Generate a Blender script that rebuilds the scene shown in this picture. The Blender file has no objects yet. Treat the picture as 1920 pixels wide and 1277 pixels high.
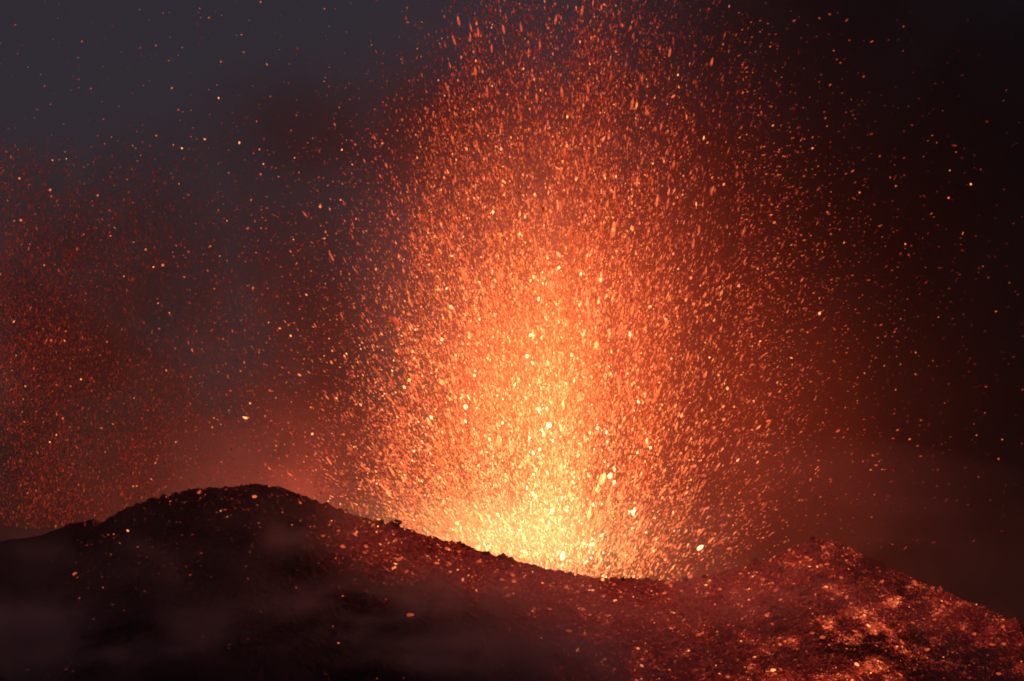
import bpy, math, random
import numpy as np
from mathutils import Vector, Matrix

random.seed(7)
rng = np.random.default_rng(7)
S = bpy.context.scene
COL = S.collection

# ---------------------------------------------------------------- camera
CAM = np.array([0.0, -2000.0, -100.0])          # a viewpoint below the rim, two kilometres off
AIM = np.array([0.0, 0.0, 160.0])
W, H = 1920.0, 1277.0
DIST = float(np.linalg.norm(AIM - CAM))
PX = 0.25 / DIST                                 # tangent of one photo pixel
FWD = (AIM - CAM) / DIST
RIGHT = np.array([1.0, 0.0, 0.0])
UP = np.cross(RIGHT, FWD)
cam_d = bpy.data.cameras.new('camera')
cam = bpy.data.objects.new('camera', cam_d)
COL.objects.link(cam)
cam.location = CAM
cam.rotation_euler = Vector(FWD).to_track_quat('-Z', 'Y').to_euler()
cam_d.sensor_fit = 'HORIZONTAL'
cam_d.angle = 2 * math.atan(960 * PX)
cam_d.clip_start = 1.0
cam_d.clip_end = 120000.0
S.camera = cam


def at(px, py, Y):
    """The point of the plane y = Y seen at a photo pixel (arrays allowed)."""
    px, py, Y = np.broadcast_arrays(np.asarray(px, float), np.asarray(py, float), np.asarray(Y, float))
    d = FWD[None] + ((px.ravel() - 960) * PX)[:, None] * RIGHT + ((638.5 - py.ravel()) * PX)[:, None] * UP
    t = (Y.ravel() - CAM[1]) / d[:, 1]
    return CAM + d * t[:, None]


def pix(p):
    v = np.asarray(p) - CAM
    k = v @ FWD
    return 960 + (v @ RIGHT) / k / PX, 638.5 - (v @ UP) / k / PX


# ---------------------------------------------------------------- sky, sun, exposure
SUN_EL, SUN_ROT = math.radians(2.5), math.radians(250.0)
world = bpy.data.worlds.new('World')
S.world = world
world.use_nodes = True
wn, wl = world.node_tree.nodes, world.node_tree.links
wn.clear()
sky = wn.new('ShaderNodeTexSky')
sky.sky_type = 'NISHITA'
sky.sun_disc = False
sky.sun_elevation = SUN_EL
sky.sun_rotation = SUN_ROT
sky.air_density = 1.0
sky.dust_density = 2.0
sky.ozone_density = 3.0
bg = wn.new('ShaderNodeBackground')
bg.inputs['Strength'].default_value = 0.098
tint = wn.new('ShaderNodeMix')                    # colour grade of the dusk sky: the blue is greyed
tint.data_type = 'RGBA'
tint.blend_type = 'MULTIPLY'
tint.inputs['Factor'].default_value = 1.0
tint.inputs[7].default_value = (1.0, 0.40, 0.37, 1)
wo = wn.new('ShaderNodeOutputWorld')
wl.new(sky.outputs[0], tint.inputs[6])
wl.new(tint.outputs[2], bg.inputs[0])
wl.new(bg.outputs[0], wo.inputs[0])

sun_d = bpy.data.lights.new('sun', 'SUN')
sun_d.energy = 0.02
sun_d.angle = math.radians(10)
sun_d.color = (1.0, 0.85, 0.75)
sun = bpy.data.objects.new('sun', sun_d)
COL.objects.link(sun)
sd = Vector((math.sin(SUN_ROT) * math.cos(SUN_EL), math.cos(SUN_ROT) * math.cos(SUN_EL), math.sin(SUN_EL)))
sun.rotation_euler = sd.to_track_quat('Z', 'Y').to_euler()

S.view_settings.view_transform = 'Standard'
S.view_settings.look = 'None'
S.view_settings.exposure = 0.0
S.view_settings.gamma = 1.0
S.view_settings.use_curve_mapping = False
cy = S.cycles
cy.use_adaptive_sampling = True
cy.adaptive_threshold = 0.03
cy.use_denoising = True
cy.filter_width = 1.9                             # a slightly soft long lens
cy.max_bounces = 3
cy.diffuse_bounces = 2
cy.glossy_bounces = 1
cy.transparent_max_bounces = 16
cy.volume_bounces = 0
cy.volume_step_rate = 1.0
cy.volume_max_steps = 96


# ---------------------------------------------------------------- helpers
def tag(o, label=None, cat=None, group=None, kind=None):
    if label: o['label'] = label
    if cat: o['category'] = cat
    if group: o['group'] = group
    if kind: o['kind'] = kind
    return o


def link(name, me, mat=None):
    o = bpy.data.objects.new(name, me)
    if mat is not None and len(me.materials) == 0:
        me.materials.append(mat)
    COL.objects.link(o)
    return o


def mesh(name, V, F, smooth=True):
    """V (n,3), F (m,3 or 4)"""
    me = bpy.data.meshes.new(name)
    V = np.asarray(V, np.float32); F = np.asarray(F, np.int32)
    k = F.shape[1]
    me.vertices.add(len(V)); me.vertices.foreach_set('co', V.ravel())
    me.loops.add(F.size); me.loops.foreach_set('vertex_index', F.ravel())
    me.polygons.add(len(F))
    me.polygons.foreach_set('loop_start', np.arange(len(F), dtype=np.int32) * k)
    me.polygons.foreach_set('use_smooth', np.full(len(F), smooth, bool))
    me.update(calc_edges=True)
    me.validate()
    return me


def grid_faces(nr, nc):
    i = np.arange(nr - 1)[:, None] * nc + np.arange(nc - 1)[None]
    return np.stack([i, i + 1, i + nc + 1, i + nc], -1).reshape(-1, 4)


def vnoise(x, y, seed):
    """smooth 2-D value noise in 0..1"""
    r = np.random.default_rng(seed)
    T = r.random((256, 256))
    xi = np.floor(x).astype(int); yi = np.floor(y).astype(int)
    fx = x - xi; fy = y - yi
    fx = fx * fx * (3 - 2 * fx); fy = fy * fy * (3 - 2 * fy)
    a = T[xi & 255, yi & 255]; b = T[(xi + 1) & 255, yi & 255]
    c = T[xi & 255, (yi + 1) & 255]; d = T[(xi + 1) & 255, (yi + 1) & 255]
    return (a * (1 - fx) + b * fx) * (1 - fy) + (c * (1 - fx) + d * fx) * fy


def fbm(x, y, seed, octaves=4):
    v = 0; a = 0.5; n = 0
    for k in range(octaves):
        v = v + a * vnoise(x * 2 ** k + 17.3 * k, y * 2 ** k + 5.1 * k, seed + k); n += a; a *= 0.5
    return v / n


class Nodes:
    def __init__(self, mat):
        mat.use_nodes = True
        self.t = mat.node_tree; self.t.nodes.clear()
        self.out = self.t.nodes.new('ShaderNodeOutputMaterial')

    def new(self, kind, **kw):
        n = self.t.nodes.new(kind)
        for k, v in kw.items(): setattr(n, k, v)
        return n

    def put(self, sock, v):
        if hasattr(v, 'is_output'): self.t.links.new(v, sock)
        else: sock.default_value = v

    def math(self, op, a, b=None, c=None, clamp=False):
        n = self.new('ShaderNodeMath', operation=op, use_clamp=clamp)
        self.put(n.inputs[0], a)
        if b is not None: self.put(n.inputs[1], b)
        if c is not None: self.put(n.inputs[2], c)
        return n.outputs[0]

    def vmath(self, op, a, b=None):
        n = self.new('ShaderNodeVectorMath', operation=op)
        self.put(n.inputs[0], a)
        if b is not None: self.put(n.inputs[1], b)
        return n.outputs['Value'] if op in ('DOT_PRODUCT', 'LENGTH') else n.outputs[0]

    def ramp(self, fac, stops):
        n = self.new('ShaderNodeValToRGB')
        e = n.color_ramp.elements
        e[0].position = stops[0][0]; e[0].color = (*stops[0][1], 1)
        e[1].position = stops[-1][0]; e[1].color = (*stops[-1][1], 1)
        for p, c in stops[1:-1]:
            e.new(p).color = (*c, 1)
        self.put(n.inputs[0], fac)
        return n.outputs[0]

    def noise(self, vec, scale, detail=2.0, rough=0.5, dist=0.0):
        n = self.new('ShaderNodeTexNoise')
        self.put(n.inputs['Vector'], vec)
        n.inputs['Scale'].default_value = scale
        n.inputs['Detail'].default_value = detail
        n.inputs['Roughness'].default_value = rough
        n.inputs['Distortion'].default_value = dist
        return n.outputs[0]

    def maprange(self, v, a, b, c=0.0, d=1.0, smooth=True):
        n = self.new('ShaderNodeMapRange', interpolation_type='SMOOTHSTEP' if smooth else 'LINEAR')
        self.put(n.inputs[0], v)
        for i, x in enumerate((a, b, c, d)): n.inputs[1 + i].default_value = x
        return n.outputs[0]

    def gauss(self, pos, c, s):
        """exp(-|(pos-c)/s|^2)"""
        d = self.vmath('SUBTRACT', pos, tuple(c))
        d = self.vmath('MULTIPLY', d, (1 / s[0], 1 / s[1], 1 / s[2]))
        q = self.vmath('DOT_PRODUCT', d, d)
        return self.math('POWER', math.e, self.math('MULTIPLY', q, -1.0))


def srgb(r, g, b):
    f = lambda v: v / 12.92 if v <= 0.04045 else ((v + 0.055) / 1.055) ** 2.4
    return tuple(f(v / 255) for v in (r, g, b))


# ---------------------------------------------------------------- materials
def mat_rock(hot=False):
    m = bpy.data.materials.new('red_glow_scoria' if hot else 'black_scoria')
    N = Nodes(m)
    pos = N.new('ShaderNodeNewGeometry').outputs['Position']
    n1 = N.noise(pos, 0.35, 6, 0.65)
    n2 = N.noise(pos, 0.04, 3, 0.5)
    v = N.math('ADD', N.math('MULTIPLY', n1, 0.6), N.math('MULTIPLY', n2, 0.4))
    c = N.ramp(v, [(0.3, (0.006, 0.005, 0.005)), (0.55, (0.015, 0.013, 0.013)), (0.75, (0.034, 0.028, 0.027))])
    b = N.new('ShaderNodeBsdfPrincipled')
    N.put(b.inputs['Base Color'], c)
    b.inputs['Roughness'].default_value = 0.9
    bump = N.new('ShaderNodeBump'); bump.inputs['Strength'].default_value = 0.8; bump.inputs['Distance'].default_value = 0.5
    N.put(bump.inputs['Height'], N.noise(pos, 1.1, 4, 0.7))
    N.put(b.inputs['Normal'], bump.outputs[0])
    if hot:                                                   # fresh spatter glows dull red; red-lit slope dust is put into this emission
        t = N.new('ShaderNodeAttribute', attribute_name='melt').outputs['Fac']
        crack = N.maprange(N.noise(pos, 0.55, 5, 0.7), 0.42, 0.72, 0.10, 1.0)
        N.put(b.inputs['Emission Color'], (0.62, 0.026, 0.020, 1))
        N.put(b.inputs['Emission Strength'], N.math('MULTIPLY', N.math('MULTIPLY', t, crack), 0.50))
    N.put(N.out.inputs['Surface'], b.outputs[0])
    m.cycles.emission_sampling = 'NONE'
    return m


HEAT = [(0.0, (0.060, 0.003, 0.003)), (0.2, (0.24, 0.017, 0.008)), (0.4, (0.62, 0.086, 0.028)), (0.6, (0.86, 0.195, 0.055)),
        (0.8, (1.0, 0.36, 0.115)), (1.0, (1.0, 0.56, 0.26))]


def mat_lava():
    """Incandescent lava: its temperature ('melt', one value per clot) sets how it glows; thin cooler crust by noise."""
    m = bpy.data.materials.new('molten_lava')
    N = Nodes(m)
    at_ = N.new('ShaderNodeAttribute', attribute_name='melt').outputs['Fac']
    pos = N.new('ShaderNodeNewGeometry').outputs['Position']
    crust = N.math('MULTIPLY', N.math('SUBTRACT', N.noise(pos, 0.6, 3, 0.6), 0.5), 0.35)
    t = N.math('ADD', at_, crust, clamp=True)
    c = N.ramp(t, HEAT)
    e = N.new('ShaderNodeEmission')
    N.put(e.inputs[0], c)
    N.put(e.inputs[1], N.math('MULTIPLY_ADD', N.math('POWER', t, 2.2), 3.4, 1.0))   # hotter is brighter, fast
    N.put(N.out.inputs['Surface'], e.outputs[0])
    m.cycles.emission_sampling = 'NONE'
    return m


M_ROCK, M_HOT, M_LAVA = mat_rock(), mat_rock(True), mat_lava()

# ---------------------------------------------------------------- the cone: rim, slopes, crater
RIM = np.array([(-700, 1330), (-300, 1205), (0, 1081), (45, 1066), (100, 1041), (140, 1016), (170, 994), (205, 968), (250, 947), (300, 934),
                (345, 920), (400, 914), (450, 908), (500, 908), (530, 916), (575, 932), (620, 950), (680, 969), (740, 984),
                (800, 1003), (870, 1023), (940, 1044), (1000, 1060), (1070, 1077), (1130, 1083), (1200, 1085), (1250, 1088),
                (1300, 1086), (1350, 1076), (1400, 1061), (1450, 1044), (1490, 1023), (1525, 1010), (1560, 1016), (1600, 1030),
                (1650, 1052), (1720, 1086), (1800, 1122), (1860, 1147), (1920, 1172), (2300, 1330), (2800, 1480)], float)
VENT = at([1065], [1130], 0)[0]
VX = VENT[0]


def y_rim(x):
    return -85 + 110 * (1 - np.exp(-((x - VX) / 135.0) ** 2))


def rim_z(x):
    """height of the rim line over x, from its outline"""
    x = np.asarray(x, float)
    yr = y_rim(x)
    # pixel column of the rim point (z barely matters): iterate twice
    z = np.full_like(x, 60.0)
    for _ in range(3):
        p = np.stack([x, yr, z], -1)
        px, py = pix(p)
        ty = np.interp(px, RIM[:, 0], RIM[:, 1])
        z = z + (py - ty) * 0.25
    return z


BASE = -150.0
xs = np.concatenate([np.linspace(-760, -262, 60), np.arange(-260, 260.1, 0.55), np.linspace(262, 760, 60)])
ss = np.concatenate([np.linspace(-420, -16, 50), np.arange(-15, 0, 1.0), np.arange(0, 165, 0.62), np.linspace(166, 620, 70)])
X, SD = np.meshgrid(xs, ss)
YR = y_rim(X); ZR = np.tile(rim_z(xs)[None], (len(ss), 1))
Y = YR - SD
front = np.clip(SD, 0, None); back = np.clip(-SD, 0, None)
drop = 0.50 * front + 7.0 * (1 - np.exp(-front / 14.0)) * 0.6
drop += 0.75 * back + 0.0004 * back ** 2
Z = ZR - drop
# crater floor and the far rim behind the vent (lower than the near rim)
rad = np.hypot(X - VX, Y - 0)
floor = VENT[2] - 14 + 0.05 * rad
Z = np.where((SD < 0) & (rad < 150), np.maximum(Z, floor), Z)
# gullies, lumps, clinker
amp = 1.0
SDN = SD
Z += 3.0 * (fbm(X / 60, SDN / 75, 11) - 0.5) * np.clip(np.abs(SD) / 25, 0, 1)
Z += 3.6 * (fbm(X / 16 + SD / 60, SDN / 26, 21, 3) - 0.5) * np.clip(0.35 + np.abs(SD) / 25, 0, 1)
bill = np.abs(fbm(X / 5.0, SDN / 5.0, 31, 3) - 0.5) * 2
Z += 2.4 * (bill - 0.25)
b2 = vnoise(X / 2.1, SDN / 2.1, 41)
Z += 1.5 * np.clip(b2 - 0.62, 0, 1) / 0.38 * vnoise(X / 14, SDN / 14, 43)
Z += 0.5 * (vnoise(X / 1.0, SDN / 1.0, 45) - 0.5)
Z = np.maximum(Z, BASE - 2 + 2 * fbm(X / 40, Y / 40, 51))
CONE_V = np.stack([X, Y, Z], -1)
cone = link('volcano_cone', mesh('volcano_cone', CONE_V.reshape(-1, 3), grid_faces(*X.shape)[:, ::-1]), M_HOT)
tag(cone, 'dark volcanic cone with a notched crater rim, strewn with glowing clots', 'volcano', kind='structure')

# ground sheet out to the horizon
gv, gf = [], []
R_ = [0, 300, 700, 1500, 3000, 7000, 15000, 35000]
for r in R_:
    for k in range(64):
        a = k / 64 * 2 * math.pi
        gv.append((r * math.cos(a), r * math.sin(a), BASE))
for i in range(len(R_) - 1):
    for k in range(64):
        gf.append((i * 64 + k, (i + 1) * 64 + k, (i + 1) * 64 + (k + 1) % 64, i * 64 + (k + 1) % 64))
ground = link('ground', mesh('ground', gv, gf), M_ROCK)
tag(ground, 'flat dark lava field below the cone', 'ground', kind='structure')

# the farther ridge on the left, half lost in haze
RID = np.array([(-900, 1190), (-400, 1080), (-150, 1035), (0, 1011), (60, 1003), (120, 989), (170, 979), (260, 985), (420, 1010), (700, 1100), (1000, 1200)], float)
rx = np.concatenate([np.linspace(-620, -270, 40), np.arange(-268, 40, 1.6)])
YD = 88.0
zz = np.full_like(rx, 60.0)
for _ in range(3):
    p_, q_ = pix(np.stack([rx, np.full_like(rx, YD), zz], -1))
    zz = zz + (q_ - np.interp(p_, RID[:, 0], RID[:, 1])) * 0.26
rs = np.concatenate([np.linspace(-260, -6, 20), np.arange(-4, 60, 1.5), np.linspace(62, 330, 40)])
XX, SS = np.meshgrid(rx, rs)
ZZ = zz[None] - 0.55 * np.abs(SS) + 5 * (fbm(XX / 30, SS / 30, 61) - 0.5) + 1.6 * (vnoise(XX / 4, SS / 4, 65) - 0.5)
far_ridge = link('far_ridge', mesh('far_ridge', np.stack([XX, YD - SS, np.maximum(ZZ, BASE - 3)], -1).reshape(-1, 3), grid_faces(*XX.shape)[:, ::-1]), M_ROCK)
tag(far_ridge, 'hazy farther ridge behind the left foot of the cone', 'ridge', kind='structure')


# ---------------------------------------------------------------- the light of the erupting lava
def lava_light(name, p, energy, r, col=(1.0, 0.24, 0.07)):
    d = bpy.data.lights.new(name, 'POINT')
    d.energy = energy; d.color = col; d.shadow_soft_size = r
    o = bpy.data.objects.new(name, d); COL.objects.link(o)
    o.location = p
    return o


lava_light('lava_light', VENT + np.array([0, 0, 34]), 7.5e5, 12, (1.0, 0.125, 0.07))
lava_light('lava_light', VENT + np.array([75, -32, 84]), 4.2e5, 14, (1.0, 0.115, 0.07))
lava_light('lava_light', at([500], [1030], 85)[0], 2.6e6, 20, (1.0, 0.135, 0.075))


# ---------------------------------------------------------------- volumes
def blob_domain(name, c, r, nu=20, nv=32, wob=0.0):
    """a closed, slightly lumpy ellipsoid"""
    V, F = [], []
    for i in range(nu + 1):
        th = math.pi * i / nu
        for k in range(nv):
            ph = 2 * math.pi * k / nv
            w = 1 + wob * math.sin(3 * ph + 2 * th) * math.sin(2 * th + 1)
            V.append((c[0] + r[0] * w * math.sin(th) * math.cos(ph), c[1] + r[1] * w * math.sin(th) * math.sin(ph), c[2] + r[2] * w * math.cos(th)))
    for i in range(nu):
        for k in range(nv):
            F.append((i * nv + k, (i + 1) * nv + k, (i + 1) * nv + (k + 1) % nv, i * nv + (k + 1) % nv))
    return mesh(name, V, F)


def mist_material():
    """Fine incandescent spray: too small to see as clots, it gives off the fountain's glow."""
    m = bpy.data.materials.new('spray_and_smoke_glow')
    N = Nodes(m)
    pos = N.new('ShaderNodeNewGeometry').outputs['Position']
    warp = N.noise(N.vmath('MULTIPLY', pos, (1, 1, 0.45)), 0.03, 3, 0.55)
    mod = N.maprange(warp, 0.25, 0.75, 0.45, 1.5, smooth=False)
    tot = None
    for (px, py, sx, sy, sz, col, k) in MIST:
        c = at([px], [py], 0)[0]
        s = (sx * 0.25, sy, sz * 0.25)
        g = N.gauss(pos, c, s)
        if True:
            g = N.math('MULTIPLY', g, mod)
        kk = k / (sy * math.sqrt(math.pi))
        colr = N.vmath('SCALE', tuple(col)); colr.node.inputs['Scale'].default_value = 1
        N.put(colr.node.inputs['Scale'], N.math('MULTIPLY', g, kk))
        tot = colr if tot is None else N.vmath('ADD', tot, colr)
    e = N.new('ShaderNodeEmission')
    N.put(e.inputs[0], tot); e.inputs[1].default_value = 1.0
    N.put(N.out.inputs['Volume'], e.outputs[0])
    return m


# px, py, half-widths (photo px, metres deep, photo px), colour, radiance at its middle
MIST = [  # spray's own glow, with smoke lit by the fountain put in as emission
    (958, 1005, 172, 28, 66, (1.0, 0.53, 0.19), 0.86),
    (1012, 850, 90, 24, 260, (1.0, 0.28, 0.060), 0.34),
    (1000, 790, 185, 34, 320, (1.0, 0.172, 0.028), 0.74),
    (1075, 640, 260, 40, 360, (1.0, 0.060, 0.014), 0.27),
    (1400, 840, 250, 44, 270, (1.0, 0.090, 0.028), 0.085),
]
c_ = at([1130], [640], 0)[0]
mist = link('spray_and_smoke_glow', blob_domain('spray_and_smoke_glow', c_, (230, 100, 225)), mist_material())
tag(mist, 'orange glow of fine lava spray and lit smoke around the fountain', 'lava spray', kind='stuff')


# px, py, depth, half-widths (photo px, metres deep, photo px), density
BILLOWS = [
    (190, 600, 170, 190, 50, 220, 0.030),
    (540, 660, 170, 130, 45, 210, 0.030),
    (40, 1000, 190, 220, 35, 60, 0.030),
    (700, 260, 170, 260, 50, 100, 0.014),
    (430, 890, 170, 230, 35, 100, 0.030),
    (640, 880, 140, 150, 35, 110, 0.020),
    (100, 900, 190, 250, 35, 120, 0.024),
    (1050, 330, 150, 420, 50, 260, 0.010),
    (1450, 800, 110, 330, 40, 330, 0.008),
]


def ash_material():
    m = bpy.data.materials.new('ash_smoke')
    N = Nodes(m)
    pos = N.new('ShaderNodeNewGeometry').outputs['Position']
    n = N.noise(N.vmath('ADD', pos, (300.0, 120.0, 40.0)), 0.016, 5, 0.60, 0.7)
    lumps = N.maprange(n, 0.34, 0.66, 0.0, 1.0)
    # the plume leans to the right: thick there and round the fountain, in separate billows to the left
    xx = N.new('ShaderNodeSeparateXYZ'); N.put(xx.inputs[0], pos)
    d = 0.0
    for (px, py, Yd, sx, sy, sz, k) in BILLOWS:
        d = N.math('ADD', d, N.math('MULTIPLY', N.gauss(pos, at([px], [py], Yd)[0], (sx * 0.27, sy, sz * 0.27)), k))
    d = N.math('MULTIPLY', d, N.math('ADD', N.math('MULTIPLY', lumps, 1.15), 0.10))
    lean = N.math('MULTIPLY', N.maprange(xx.outputs[0], 0, 200), 0.016)
    d = N.math('ADD', d, N.math('MULTIPLY', lean, N.math('ADD', N.math('MULTIPLY', lumps, 0.35), 0.65)))
    v = N.new('ShaderNodeVolumePrincipled')
    v.inputs['Color'].default_value = (0.145, 0.15, 0.15, 1)
    N.put(v.inputs['Density'], d)
    N.put(N.out.inputs['Volume'], v.outputs[0])
    return m


ash = link('ash_cloud', blob_domain('ash_cloud', (40, 190, 190), (430, 130, 290), wob=0.05), ash_material())
tag(ash, 'dark billowing ash smoke behind the fountain, thickest on the right', 'smoke', kind='stuff')


# px, py, metres in front of the rim, half-widths (photo px, metres deep, photo px), density
WISPS = [
    (60, 1045, 62, 130, 20, 34, 0.030),
    (540, 1005, 60, 110, 16, 45, 0.012),
    (330, 1100, 80, 180, 20, 55, 0.020),
    (760, 1130, 80, 170, 20, 50, 0.040),
    (120, 1200, 110, 240, 25, 60, 0.044),
    (600, 1240, 120, 330, 25, 60, 0.050),
    (1000, 1245, 110, 230, 25, 50, 0.030),
    (1200, 1140, 30, 230, 20, 60, 0.013),
    (1430, 1190, 36, 230, 20, 70, 0.008),
    (1650, 1240, 40, 260, 20, 80, 0.003),
]


def steam_material():
    m = bpy.data.materials.new('slope_steam')
    N = Nodes(m)
    pos = N.new('ShaderNodeNewGeometry').outputs['Position']
    n = N.noise(N.vmath('MULTIPLY', pos, (1, 1, 1.6)), 0.020, 4.0, 0.55, 0.6)
    d = 0.0006
    for (px, py, ahead, sx, sy, sz, k) in WISPS:
        x0 = (px - 960) * 0.25
        c = at([px], [py], float(y_rim(np.array(x0))) - ahead)[0]
        d = N.math('ADD', d, N.math('MULTIPLY', N.gauss(pos, c, (sx * 0.25, sy, sz * 0.25)), k))
    d = N.math('MULTIPLY', d, N.maprange(n, 0.38, 0.66, 0.03, 2.2))
    v = N.new('ShaderNodeVolumePrincipled')
    v.inputs['Color'].default_value = (0.74, 0.80, 0.90, 1)
    N.put(v.inputs['Density'], d)
    N.put(N.out.inputs['Volume'], v.outputs[0])
    return m


steam = link('steam', blob_domain('steam', (0, -135, 15), (340, 125, 95)), steam_material())
tag(steam, 'thin grey steam drifting over the lower slope', 'steam', kind='stuff')

# ---------------------------------------------------------------- lava clots: shapes
OCT_V = np.array([(1, 0, 0), (-1, 0, 0), (0, 1, 0), (0, -1, 0), (0, 0, 1), (0, 0, -1)], float)
OCT_F = np.array([(0, 2, 4), (2, 1, 4), (1, 3, 4), (3, 0, 4), (2, 0, 5), (1, 2, 5), (3, 1, 5), (0, 3, 5)])


def ico(sub=1):
    import bmesh
    bm = bmesh.new(); bmesh.ops.create_icosphere(bm, subdivisions=sub, radius=1)
    V = np.array([v.co[:] for v in bm.verts]); F = np.array([[v.index for v in f_.verts] for f_ in bm.faces]); bm.free()
    return V, F


ICO_V, ICO_F = ico(2)


def heat_attr(me, h):
    a = me.attributes.new('melt', 'FLOAT', 'POINT')
    a.data.foreach_set('value', np.asarray(h, np.float32))


def frames(d):
    """orthonormal frames whose third axis is d (n,3)"""
    d = d / np.linalg.norm(d, axis=1, keepdims=True)
    r = rng.normal(size=d.shape)
    a = np.cross(d, r); a /= np.linalg.norm(a, axis=1, keepdims=True)
    b = np.cross(d, a)
    return a, b, d


def clot_cloud(name, pos, rad, asp, dirs, heat):
    n = len(pos)
    a, b, d = frames(dirs)
    j = 1 + rng.normal(0, 0.22, (n, 6, 1))
    L = OCT_V[None] * j
    wv = rng.uniform(0.75, 1.15, n)
    V = pos[:, None] + (L[..., 0:1] * a[:, None] * (rad * wv)[:, None, None] + L[..., 1:2] * b[:, None] * rad[:, None, None]
                        + L[..., 2:3] * d[:, None] * (rad * asp)[:, None, None])
    F = (OCT_F[None] + (np.arange(n) * 6)[:, None, None]).reshape(-1, 3)
    me = mesh(name, V.reshape(-1, 3), F)
    heat_attr(me, np.repeat(heat, 6))
    return link(name, me, M_LAVA)


# ---------------------------------------------------------------- lava in the air
# every draw: (px, py, depth y, diameter in photo px, aspect, direction in the picture, heat)
def directions(px, py, jit, mode='radial'):
    n = len(px)
    if mode == 'radial':
        a = np.arctan2((1290 - py), (px - 1065)) + rng.normal(0, jit, n)
    elif mode == 'drift':
        a = rng.normal(0.38, jit, n) + np.where(rng.random(n) < 0.5, 0, math.pi)
    else:
        a = rng.normal(math.pi / 2, jit, n)
    return np.stack([np.cos(a), rng.normal(0, 0.25, n), np.sin(a)], -1)


HH = [0, 60, 120, 220, 350, 550, 700, 900, 1100, 1200]
XL = [900, 780, 725, 715, 755, 775, 795, 830, 900, 920]
XR = [1260, 1310, 1330, 1340, 1360, 1360, 1360, 1345, 1320, 1320]
XC = [1010, 1008, 1005, 1002, 1005, 1015, 1025, 1060, 1100, 1110]


def fountain(n, hpow, spread=0.55):
    h = 1270 * np.clip(rng.beta(*hpow, n), 0, 1)
    t = rng.normal(0, spread, n)
    t = np.where((t < -1.15) | (t > 1.6), rng.normal(0, spread * 0.6, n), t)
    u = rng.random(n); tail = rng.random(n) < 0.13
    t = np.where(t < 0, np.where(tail, -1 - rng.exponential(0.20, n), -u ** 0.95), t)     # a crisp left edge with a few strays
    xl, xr, xc = (np.interp(h, HH, q) for q in (XL, XR, XC))
    px = xc + np.where(t < 0, t * (xc - xl), t * (xr - xc)) + rng.normal(0, 8, n)
    py = 1095 - h
    # uneven bursts: clumps and gaps drawn out along the jets
    ang = np.arctan2(px - 1015, 1500 - py)
    keep = rng.random(n) < 0.55 + 0.65 * np.clip((fbm(ang * 34, py / 110, 91, 3) - 0.32) / 0.36, 0, 1)
    k2 = np.where(keep, np.arange(n), rng.choice(np.flatnonzero(keep), n))
    px = px[k2] + np.where(keep, 0, rng.normal(0, 6, n)); py = py[k2] + np.where(keep, 0, rng.normal(0, 12, n)); h = h[k2]
    heat = 0.35 + 0.29 * np.exp(-((px - 1005) / 185) ** 2) * np.clip(1.1 - h / 900, 0, 1) + 0.12 * np.clip(1 - h / 700, 0, 1) \
        - 0.10 * np.clip((px - 1250) / 250, 0, 1) - 0.14 * np.clip((h - 550) / 450, 0, 1) + rng.normal(0, 0.10, n)
    return px, py, rng.normal(0, 34, n), heat


parts = []


def add(px, py, dep, size, asp, dirs, heat):
    parts.append(np.column_stack([px, py, dep, size, asp, dirs, heat]))


n = 80000
px, py, dep, ht = fountain(n, (1.15, 1.9))
add(px, py, dep, rng.lognormal(math.log(1.35), 0.45, n), rng.uniform(1.6, 4.8, n), directions(px, py, 0.12), ht - 0.03)
n = 9000                                                    # the dense lower body
px, py, dep, ht = fountain(n, (1.1, 3.2), 0.5)
add(px, py, dep, rng.lognormal(math.log(1.55), 0.48, n), rng.uniform(1.1, 2.6, n), directions(px, py, 0.25), ht + 0.01)
n = 1900                                                    # middling clots
px, py, dep, ht = fountain(n, (1.15, 2.4), 0.42)
add(px, py, dep, rng.lognormal(math.log(2.9), 0.33, n), rng.uniform(1.0, 2.2, n), directions(px, py, 0.3), ht + 0.24)
n = 3600                                                    # right-hand drift
px = 1380 + rng.exponential(170, n); py = rng.normal(600, 270, n)
k = (py > 20) & (py < 1030) & (px < 2000)
px, py = px[k], py[k]; n = len(px)
add(px, py, rng.normal(0, 45, n), rng.lognormal(math.log(1.7), 0.38, n), rng.uniform(1.1, 2.6, n), directions(px, py, 0.3, 'drift'),
    0.28 - 0.16 * np.clip((px - 1450) / 350, 0, 1) + rng.normal(0, 0.10, n))
n = 3800                                                    # loose embers left of the fountain
px = 730 - rng.exponential(150, n); py = 930 - 900 * rng.beta(1.1, 2.3, n)
k = (px > -40)
px, py = px[k], py[k]; n = len(px)
add(px, py, rng.normal(0, 45, n), rng.lognormal(math.log(1.6), 0.4, n), rng.uniform(1.0, 2.0, n), directions(px, py, 0.7),
    0.24 + rng.normal(0, 0.10, n))
n = 500                                                     # sparse, upper left
px = rng.uniform(-20, 800, n); py = rng.uniform(-20, 480, n)
add(px, py, rng.normal(0, 50, n), rng.lognormal(math.log(1.7), 0.4, n), rng.uniform(1.0, 1.6, n), directions(px, py, 1.5), 0.20 + rng.normal(0, 0.13, n))
n = 205                                                     # brighter single embers, left and right
px = np.concatenate([rng.uniform(0, 720, 150), rng.uniform(1450, 1900, 55)]); py = rng.uniform(250, 930, n)
add(px, py, rng.normal(0, 50, n), rng.lognormal(math.log(2.6), 0.3, n), rng.uniform(1.0, 1.7, n), directions(px, py, 1.0), 0.44 + rng.normal(0, 0.12, n))
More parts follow.
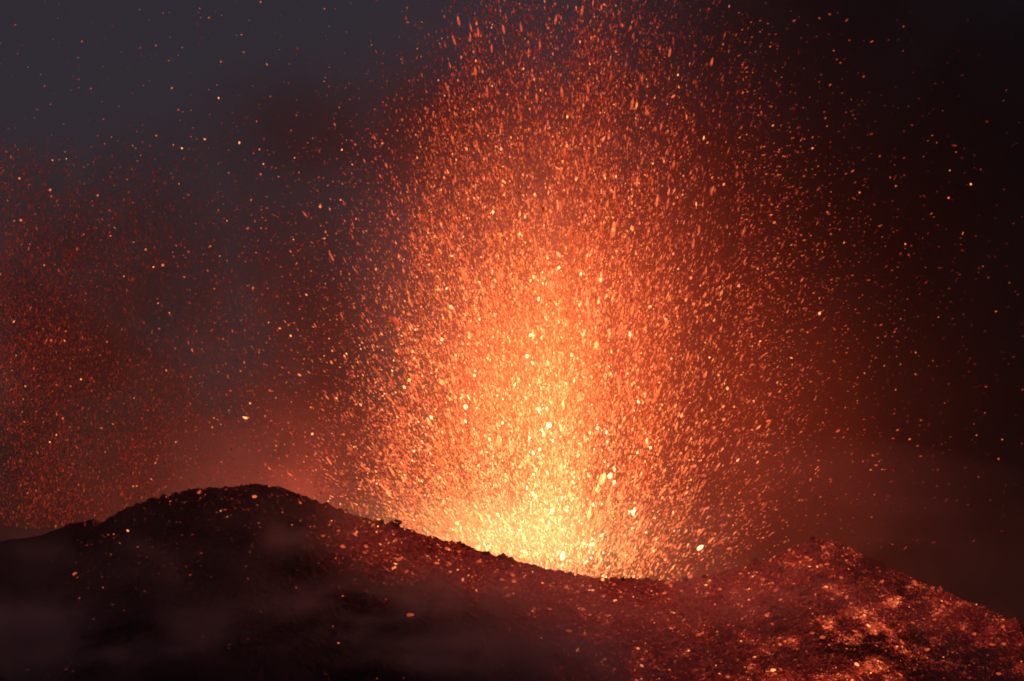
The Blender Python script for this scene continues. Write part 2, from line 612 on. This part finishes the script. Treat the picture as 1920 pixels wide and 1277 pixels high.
# large clots that stand out in the fountain
BIG = [(873, 763, 12, 1.2), (1029, 797, 14, 1.1), (1020, 813, 9, 1.6), (1120, 803, 10, 1.5), (1137, 811, 8, 2.2), (1106, 811, 10, 1.2),
       (917, 824, 10, 1.3), (995, 628, 9, 1.5), (988, 667, 9, 1.4), (997, 680, 8, 1.8), (965, 722, 8, 1.4), (837, 541, 8, 1.1),
       (848, 480, 8, 1.5), (1181, 627, 9, 1.5), (1087, 572, 7, 1.9), (1197, 753, 9, 1.5), (1144, 892, 14, 1.3), (1152, 904, 9, 1.3),
       (1033, 959, 14, 1.2), (1061, 957, 10, 1.7), (1188, 960, 12, 1.3), (1055, 1042, 14, 1.9), (986, 1035, 13, 1.1), (1098, 1055, 11, 1.4),
       (1128, 1004, 7, 2.3), (1112, 1020, 9, 1.3), (933, 965, 8, 1.8), (1155, 331, 9, 1.4), (1313, 1027, 11, 1.8), (460, 783, 8, 2.2),
       (1050, 725, 8, 1.3), (1010, 560, 8, 1.4), (1012, 770, 8, 1.4), (1000, 850, 9, 1.4), (1075, 905, 8, 1.6), (1220, 840, 8, 1.2),
       (152, 711, 6, 1.3), (586, 814, 7, 1.2), (341, 278, 6, 1.1), (410, 184, 5, 1.1), (1413, 752, 7, 1.4), (1537, 588, 7, 1.5)]
for (x, y, s, a_) in BIG:
    add([x], [y], rng.normal(-20, 14, 1), [s * 0.68], [a_], directions(np.array([x]), np.array([y]), 0.6),
        [np.clip((0.97 if 800 < x < 1350 and y > 500 else 0.72) + rng.normal(0, 0.05), 0, 1)])
A = np.vstack(parts)
A[:, 8] = np.clip(A[:, 8], 0.05, 1.0)
A[:, 3] = np.minimum(A[:, 3], np.where((A[:, 0] > 720) & (A[:, 0] < 1400) & (A[:, 1] > 420), 11.5, 4.6))


def on_air(A):
    P = at(A[:, 0], A[:, 1], A[:, 2])
    # keep clots out of the cone
    zr = rim_z(np.clip(P[:, 0], -700, 700)); yr = y_rim(P[:, 0])
    ground_z = np.where(P[:, 1] < yr, zr - 0.5 * (yr - P[:, 1]), np.maximum(zr - 0.75 * (P[:, 1] - yr), VENT[2] - 14))
    return P, P[:, 2] > ground_z + 3


P, ok = on_air(A)
A, P = A[ok], P[ok]
inframe = (A[:, 0] > 4) & (A[:, 0] < 1916) & (A[:, 1] > 4) & (A[:, 1] < np.interp(A[:, 0], RIM[:, 0], RIM[:, 1]) - 6)
order = np.argsort(-(A[:, 3] * np.sqrt(A[:, 4])) * inframe)
big, rest = order[:300], order[300:]
spray = clot_cloud('lava_spray', P[rest], A[rest, 3] * 0.125, A[rest, 4], A[rest, 5:8], A[rest, 8])
tag(spray, 'countless small glowing lava drops thrown up by the fountain', 'lava spray', kind='stuff')

# the curtain of finer embers far left, falling behind the hump
n = 30000
px = np.minimum(rng.exponential(330, n) - 30, rng.uniform(0, 760, n)); py = 990 - 740 * rng.beta(1.25, 1.7, n)
k = rng.random(n) < np.clip(2.0 * (fbm(px / 90, py / 200, 71) - 0.12), 0, 1)
px, py = px[k], py[k]; n = len(px)
curtain = clot_cloud('ember_curtain', at(px, py, rng.uniform(60, 190, n)), rng.lognormal(math.log(1.4), 0.38, n) * 0.125,
                     rng.uniform(1.2, 4.0, n), directions(px, py, 0.25, 'fall'), np.clip(0.075 + 0.05 * (py - 600) / 300 + rng.exponential(0.05, n), 0.02, 0.7))
tag(curtain, 'curtain of fine dim red embers falling behind the left hump', 'embers', kind='stuff')

SHAPE_WORDS = ['round', 'stretched', 'ragged']


def clot_mesh(kind, heat, seed):
    r = np.random.default_rng(seed)
    V = ICO_V.copy()
    lob = r.normal(size=(4, 3)); lob /= np.linalg.norm(lob, axis=1, keepdims=True)
    g = np.ones(len(V))
    for l in lob:
        g += (0.10 if kind == 'round' else 0.60 if kind == 'ragged' else 0.16) * r.uniform(-1, 1.4) * np.clip(V @ l, 0, 1) ** 2
    V = V * g[:, None]
    if kind == 'ragged':
        V[:, 0] += 0.55 * np.sin(2.2 * V[:, 2] + r.uniform(0, 6)) * r.choice([-1, 1])
        V[:, 1] *= 0.7
        V *= (1 + 0.35 * np.sin(5 * V[:, 2:3] + r.uniform(0, 6)))
    if kind == 'stretched':                                  # a tail thinner than its head
        V[:, :2] *= (1 - 0.28 * V[:, 2:3])
    me = mesh('lava_clot', V, ICO_F)
    heat_attr(me, np.clip(heat + 0.05 * V[:, 2] / 1.2, 0, 1))
    me.materials.append(M_LAVA)
    return me


MESHES = {}
for kd in SHAPE_WORDS:
    for hi in range(7):
        for v in range(3):
            MESHES[kd, hi, v] = clot_mesh(kd, 0.34 + hi * 0.11, 1000 + 31 * hi + 7 * v + len(kd))


def superlatives(items, keyed):
    """items: indices; keyed: {word: values}. Gives each item its own true 'largest', 'second highest' ... word."""
    out, left = {}, set(items)
    ords = ['', 'second ', 'third ', 'fourth ', 'fifth ', 'sixth ', 'seventh ', 'eighth ']
    for o_ in range(8):
        for w_, vals in keyed:
            srt = sorted(items, key=lambda i: -vals[i])
            if o_ < len(srt) and srt[o_] in left:
                out[srt[o_]] = ords[o_] + w_; left.discard(srt[o_])
    for i in left: out[i] = ''
    return out


def colour_word(h):
    return 'pale yellow' if h > 0.84 else 'bright orange' if h > 0.62 else 'orange' if h > 0.42 else 'dull red'


def place_clots(name, idx, A, P, zone, what, cat, group, rot=None):
    recs = {}
    for i in idx:
        asp = A[i, 4]
        kd = 'stretched' if asp > 1.75 else ('ragged' if (int(i) * 7) % 3 == 0 else 'round')
        hi = int(np.clip(round((A[i, 8] - 0.34) / 0.11), 0, 6))
        recs.setdefault((zone(A[i, 0], A[i, 1]), colour_word(0.34 + hi * 0.11), kd), []).append((int(i), hi))
    size = {int(i): A[i, 3] for i in idx}
    keyed = [('largest', size), ('highest', {int(i): -A[i, 1] for i in idx}), ('lowest', {int(i): A[i, 1] for i in idx}),
             ('leftmost', {int(i): -A[i, 0] for i in idx}), ('rightmost', {int(i): A[i, 0] for i in idx})]
    for (zn, cw, kd), its in recs.items():
        sup = superlatives([i for i, _ in its], keyed) if len(its) > 1 else {its[0][0]: ''}
        for i, hi in its:
            o = link(name, MESHES[kd, hi, i % 3])
            R = float(A[i, 3]) * 0.125
            asp = float(A[i, 4])
            if rot is None:
                q = Vector(A[i, 5:8]).to_track_quat('Z', 'Y')
            else:
                q = rot(i)
            o.location = P[i]
            o.rotation_mode = 'QUATERNION'
            o.rotation_quaternion = q
            o.scale = (R * 1.0, R * 0.9, R * max(asp, 1.0))
            tag(o, ' '.join((f'{sup[i]} {kd} {cw} {what} {zn}').split()), cat, group)


def air_zone(px, py):
    if py < 180: b = 'near the top of the picture'
    elif py < 400: b = 'high in the fountain'
    elif py < 640: b = 'halfway up the fountain'
    elif py < 860: b = 'low in the fountain'
    else: b = 'just above the crater rim'
    if px < 620: return ('in the far left embers, ' + ('upper' if py < 420 else 'middle' if py < 700 else 'lower') + ' part')
    if px > 1480: return ('in the far right drift, ' + ('upper' if py < 420 else 'middle' if py < 700 else 'lower') + ' part')
    side = 'left edge' if px < 820 else 'left half' if px < 950 else 'bright core' if px < 1130 else 'right half' if px < 1300 else 'right edge'
    return f'{side}, {b}'


place_clots('lava_clot', big, A, P, air_zone, 'lava clot', 'lava clot', 'large lava clots in the air')

# ---------------------------------------------------------------- glowing clots lying on the slopes
CV = CONE_V.reshape(-1, 3)
cpx, cpy = pix(CV)
sdv = SD.ravel()
vis = (sdv > 0.5) & (cpx > -20) & (cpx < 1940) & (cpy < 1300)
ALL_X, ALL_Y = cpx, cpy
CV, cpx, cpy, sdv = CV[vis], cpx[vis], cpy[vis], sdv[vis]
below = cpy - np.interp(cpx, RIM[:, 0], RIM[:, 1])           # photo px under the rim
clump = fbm(cpx / 40, cpy / 24, 81, 4)
clump = np.clip((clump - 0.40) / 0.26, 0.0, 1) ** 1.5
right = 1 / (1 + np.exp(-(cpx - 1430) / 60))
crust = np.clip((fbm(cpx / 95, cpy / 55, 87, 3) - 0.36) / 0.20, 0.12, 1)      # broad patches of cold dark crust
patch = np.exp(-((cpx - 1610 + 0.0 * (cpy - 1200)) / 130) ** 2) * np.exp(-((cpy - 1190) / 95) ** 2) \
    + 0.7 * np.exp(-((cpx - 1640) / 130) ** 2) * np.exp(-((cpy - 1110) / 40) ** 2)
band = np.exp(-((below - 45) / 55) ** 2) * np.clip((cpx - 560) / 160, 0, 1) * (1 - right)
mid = np.clip((cpx - 850 - 0.9 * (cpy - 1080)) / 200, 0, 1) * (1 - right)
left = np.exp(-below / 55) * (cpx < 760) * (cpx > 140)
w_fine = right * crust * (0.35 + 1.1 * clump) + 1.0 * patch * (0.15 + clump) + band * (0.22 + 0.8 * clump) + mid * (0.20 + 0.6 * clump) + left * (0.012 + 0.10 * clump) + 0.0018


ground_glow = np.zeros(len(ALL_X), np.float32)
ground_glow[vis] = np.clip(right * crust * (0.35 + 0.65 * clump) + band * 0.8 + mid * (0.30 + 0.3 * clump), 0, 1)  # band and mid also carry the red of fountain-lit dust as emission
heat_attr(cone.data, ground_glow)


def pick(w, n):
    c = np.cumsum(w); return np.searchsorted(c, rng.random(n) * c[-1])


def slope_set(n, w, med, sig, hbase):
    i = pick(w, n)
    s = np.minimum(rng.lognormal(math.log(med), sig, n), 6.0)
    h = 0.02 + hbase * rng.exponential(1.0, n) + 0.05 * right[i] * clump[i] + 0.13 * np.clip(patch[i], 0, 1) * clump[i]
    p = CV[i] + rng.normal(0, 0.2, (n, 3)) + np.array([0, -0.1, 0.15])
    d = np.tile(np.array([[1.0, 0.0, 0.0]]), (n, 1)) + rng.normal(0, 0.45, (n, 3))
    return np.column_stack([cpx[i], cpy[i], np.zeros(n), s, rng.uniform(1.0, 2.2, n), d, np.clip(h, 0.03, 0.62)]), p


E1, Q1 = slope_set(64000, w_fine, 1.5, 0.42, 0.085)
E2, Q2 = slope_set(2600, w_fine * (0.1 + clump), 2.3, 0.45, 0.19)
E3, Q3 = slope_set(80, left * 0.6 + 0.05 * (cpx < 1000) * np.exp(-below / 130), 2.0, 0.3, 0.26)
E, Q = np.vstack([E1, E2, E3]), np.vstack([Q1, Q2, Q3])
seen = (E[:, 0] > 4) & (E[:, 0] < 1916) & (E[:, 1] < 1272)
order = np.argsort(-(E[:, 3] * np.sqrt(E[:, 4])) * (0.4 + E[:, 8]) * seen)
eb, er = order[:300], order[300:]
scoria = clot_cloud('glowing_scoria', Q[er], E[er, 3] * 0.125, E[er, 4], E[er, 5:8], E[er, 8])
tag(scoria, 'red-hot scoria scattered over the slopes', 'scoria', kind='stuff')


def slope_zone(px, py):
    b = py - float(np.interp(px, RIM[:, 0], RIM[:, 1]))
    v = 'just below the rim' if b < 40 else 'below the rim' if b < 95 else 'midway down' if b < 160 else 'near picture foot'
    s = 'the left foot' if px < 200 else 'the left hump' if px < 620 else 'the boulder slope' if px < 860 else 'the fountain slope' if px < 1180 else \
        'the rim saddle' if px < 1420 else 'the right peak' if px < 1580 else 'the right flank' if px < 1740 else 'the far right flank'
    return f'on {s}, {v}'


place_clots('hot_rock', eb, E, Q, slope_zone, 'hot rock', 'hot rock', 'glowing rocks lying on the slopes',
            rot=lambda i: Vector(E[i, 5:8]).to_track_quat('Z', 'Y'))


# ---------------------------------------------------------------- dark boulders along the rim
def boulder_mesh(seed):
    r = np.random.default_rng(seed)
    V = ICO_V.copy()
    for _ in range(9):                                       # cut flat faces
        nrm = r.normal(size=3); nrm /= np.linalg.norm(nrm)
        d = V @ nrm; k = r.uniform(0.62, 0.9)
        V = V - np.clip(d - k, 0, None)[:, None] * nrm
    V += r.normal(0, 0.03, V.shape)
    me = mesh('boulder', V, ICO_F, smooth=False)
    me.materials.append(M_ROCK)
    return me


BM = [boulder_mesh(s) for s in range(5)]
BOULDERS = [  # px, diameter px, label
    (743, 22, 'large dark round boulder standing alone on the rim left of the fountain'),
    (716, 10, 'small dark rock leaning beside the large boulder on the rim'),
    (868, 11, 'dark pointed rock on the rim below the fountain\'s left edge'),
    (355, 9, 'small dark rock at the first step of the left hump\'s skyline'),
    (470, 9, 'dark rock at the very top of the left hump'),
    (512, 9, 'dark rock where the left hump\'s top starts to fall rightward'),
    (560, 10, 'dark rock on the right shoulder of the left hump'),
    (648, 9, 'dark rock on the rim midway between left hump and large boulder'),
    (915, 8, 'small dark rock on the rim under the brightest glow'),
    (1168, 9, 'dark rock at the lowest part of the rim under the fountain'),
    (1285, 14, 'wide dark rock in the notch of the rim right of the fountain'),
    (1320, 11, 'dark rock beside the wide one in the rim notch, towards right peak'),
    (1522, 12, 'dark rock on the tip of the right peak'),
]
for k, (bx, dia, lab) in enumerate(BOULDERS):
    x0 = at([bx], [1000], 0)[0][0]
    for _ in range(3):
        yr = float(y_rim(np.array(x0))); z0 = float(rim_z(np.array([x0]))[0])
        x0 += (bx - float(pix(np.array([x0, yr, z0]))[0])) * 0.25
    o = link('boulder', BM[k % 5])
    r = dia * 0.125
    # sits on the real surface
    dd = np.hypot(CV[:, 0] - x0, CV[:, 1] - (yr - 1.2)); zs = CV[np.argsort(dd)[:6], 2].mean()
    o.location = (x0, yr - 1.0, zs + r * 0.55)
    o.scale = (r, r * 0.95, r * 0.95)
    o.rotation_euler = (k * 0.7, k * 1.1, k * 2.3)
    tag(o, lab, 'boulder', 'boulders along the crater rim')
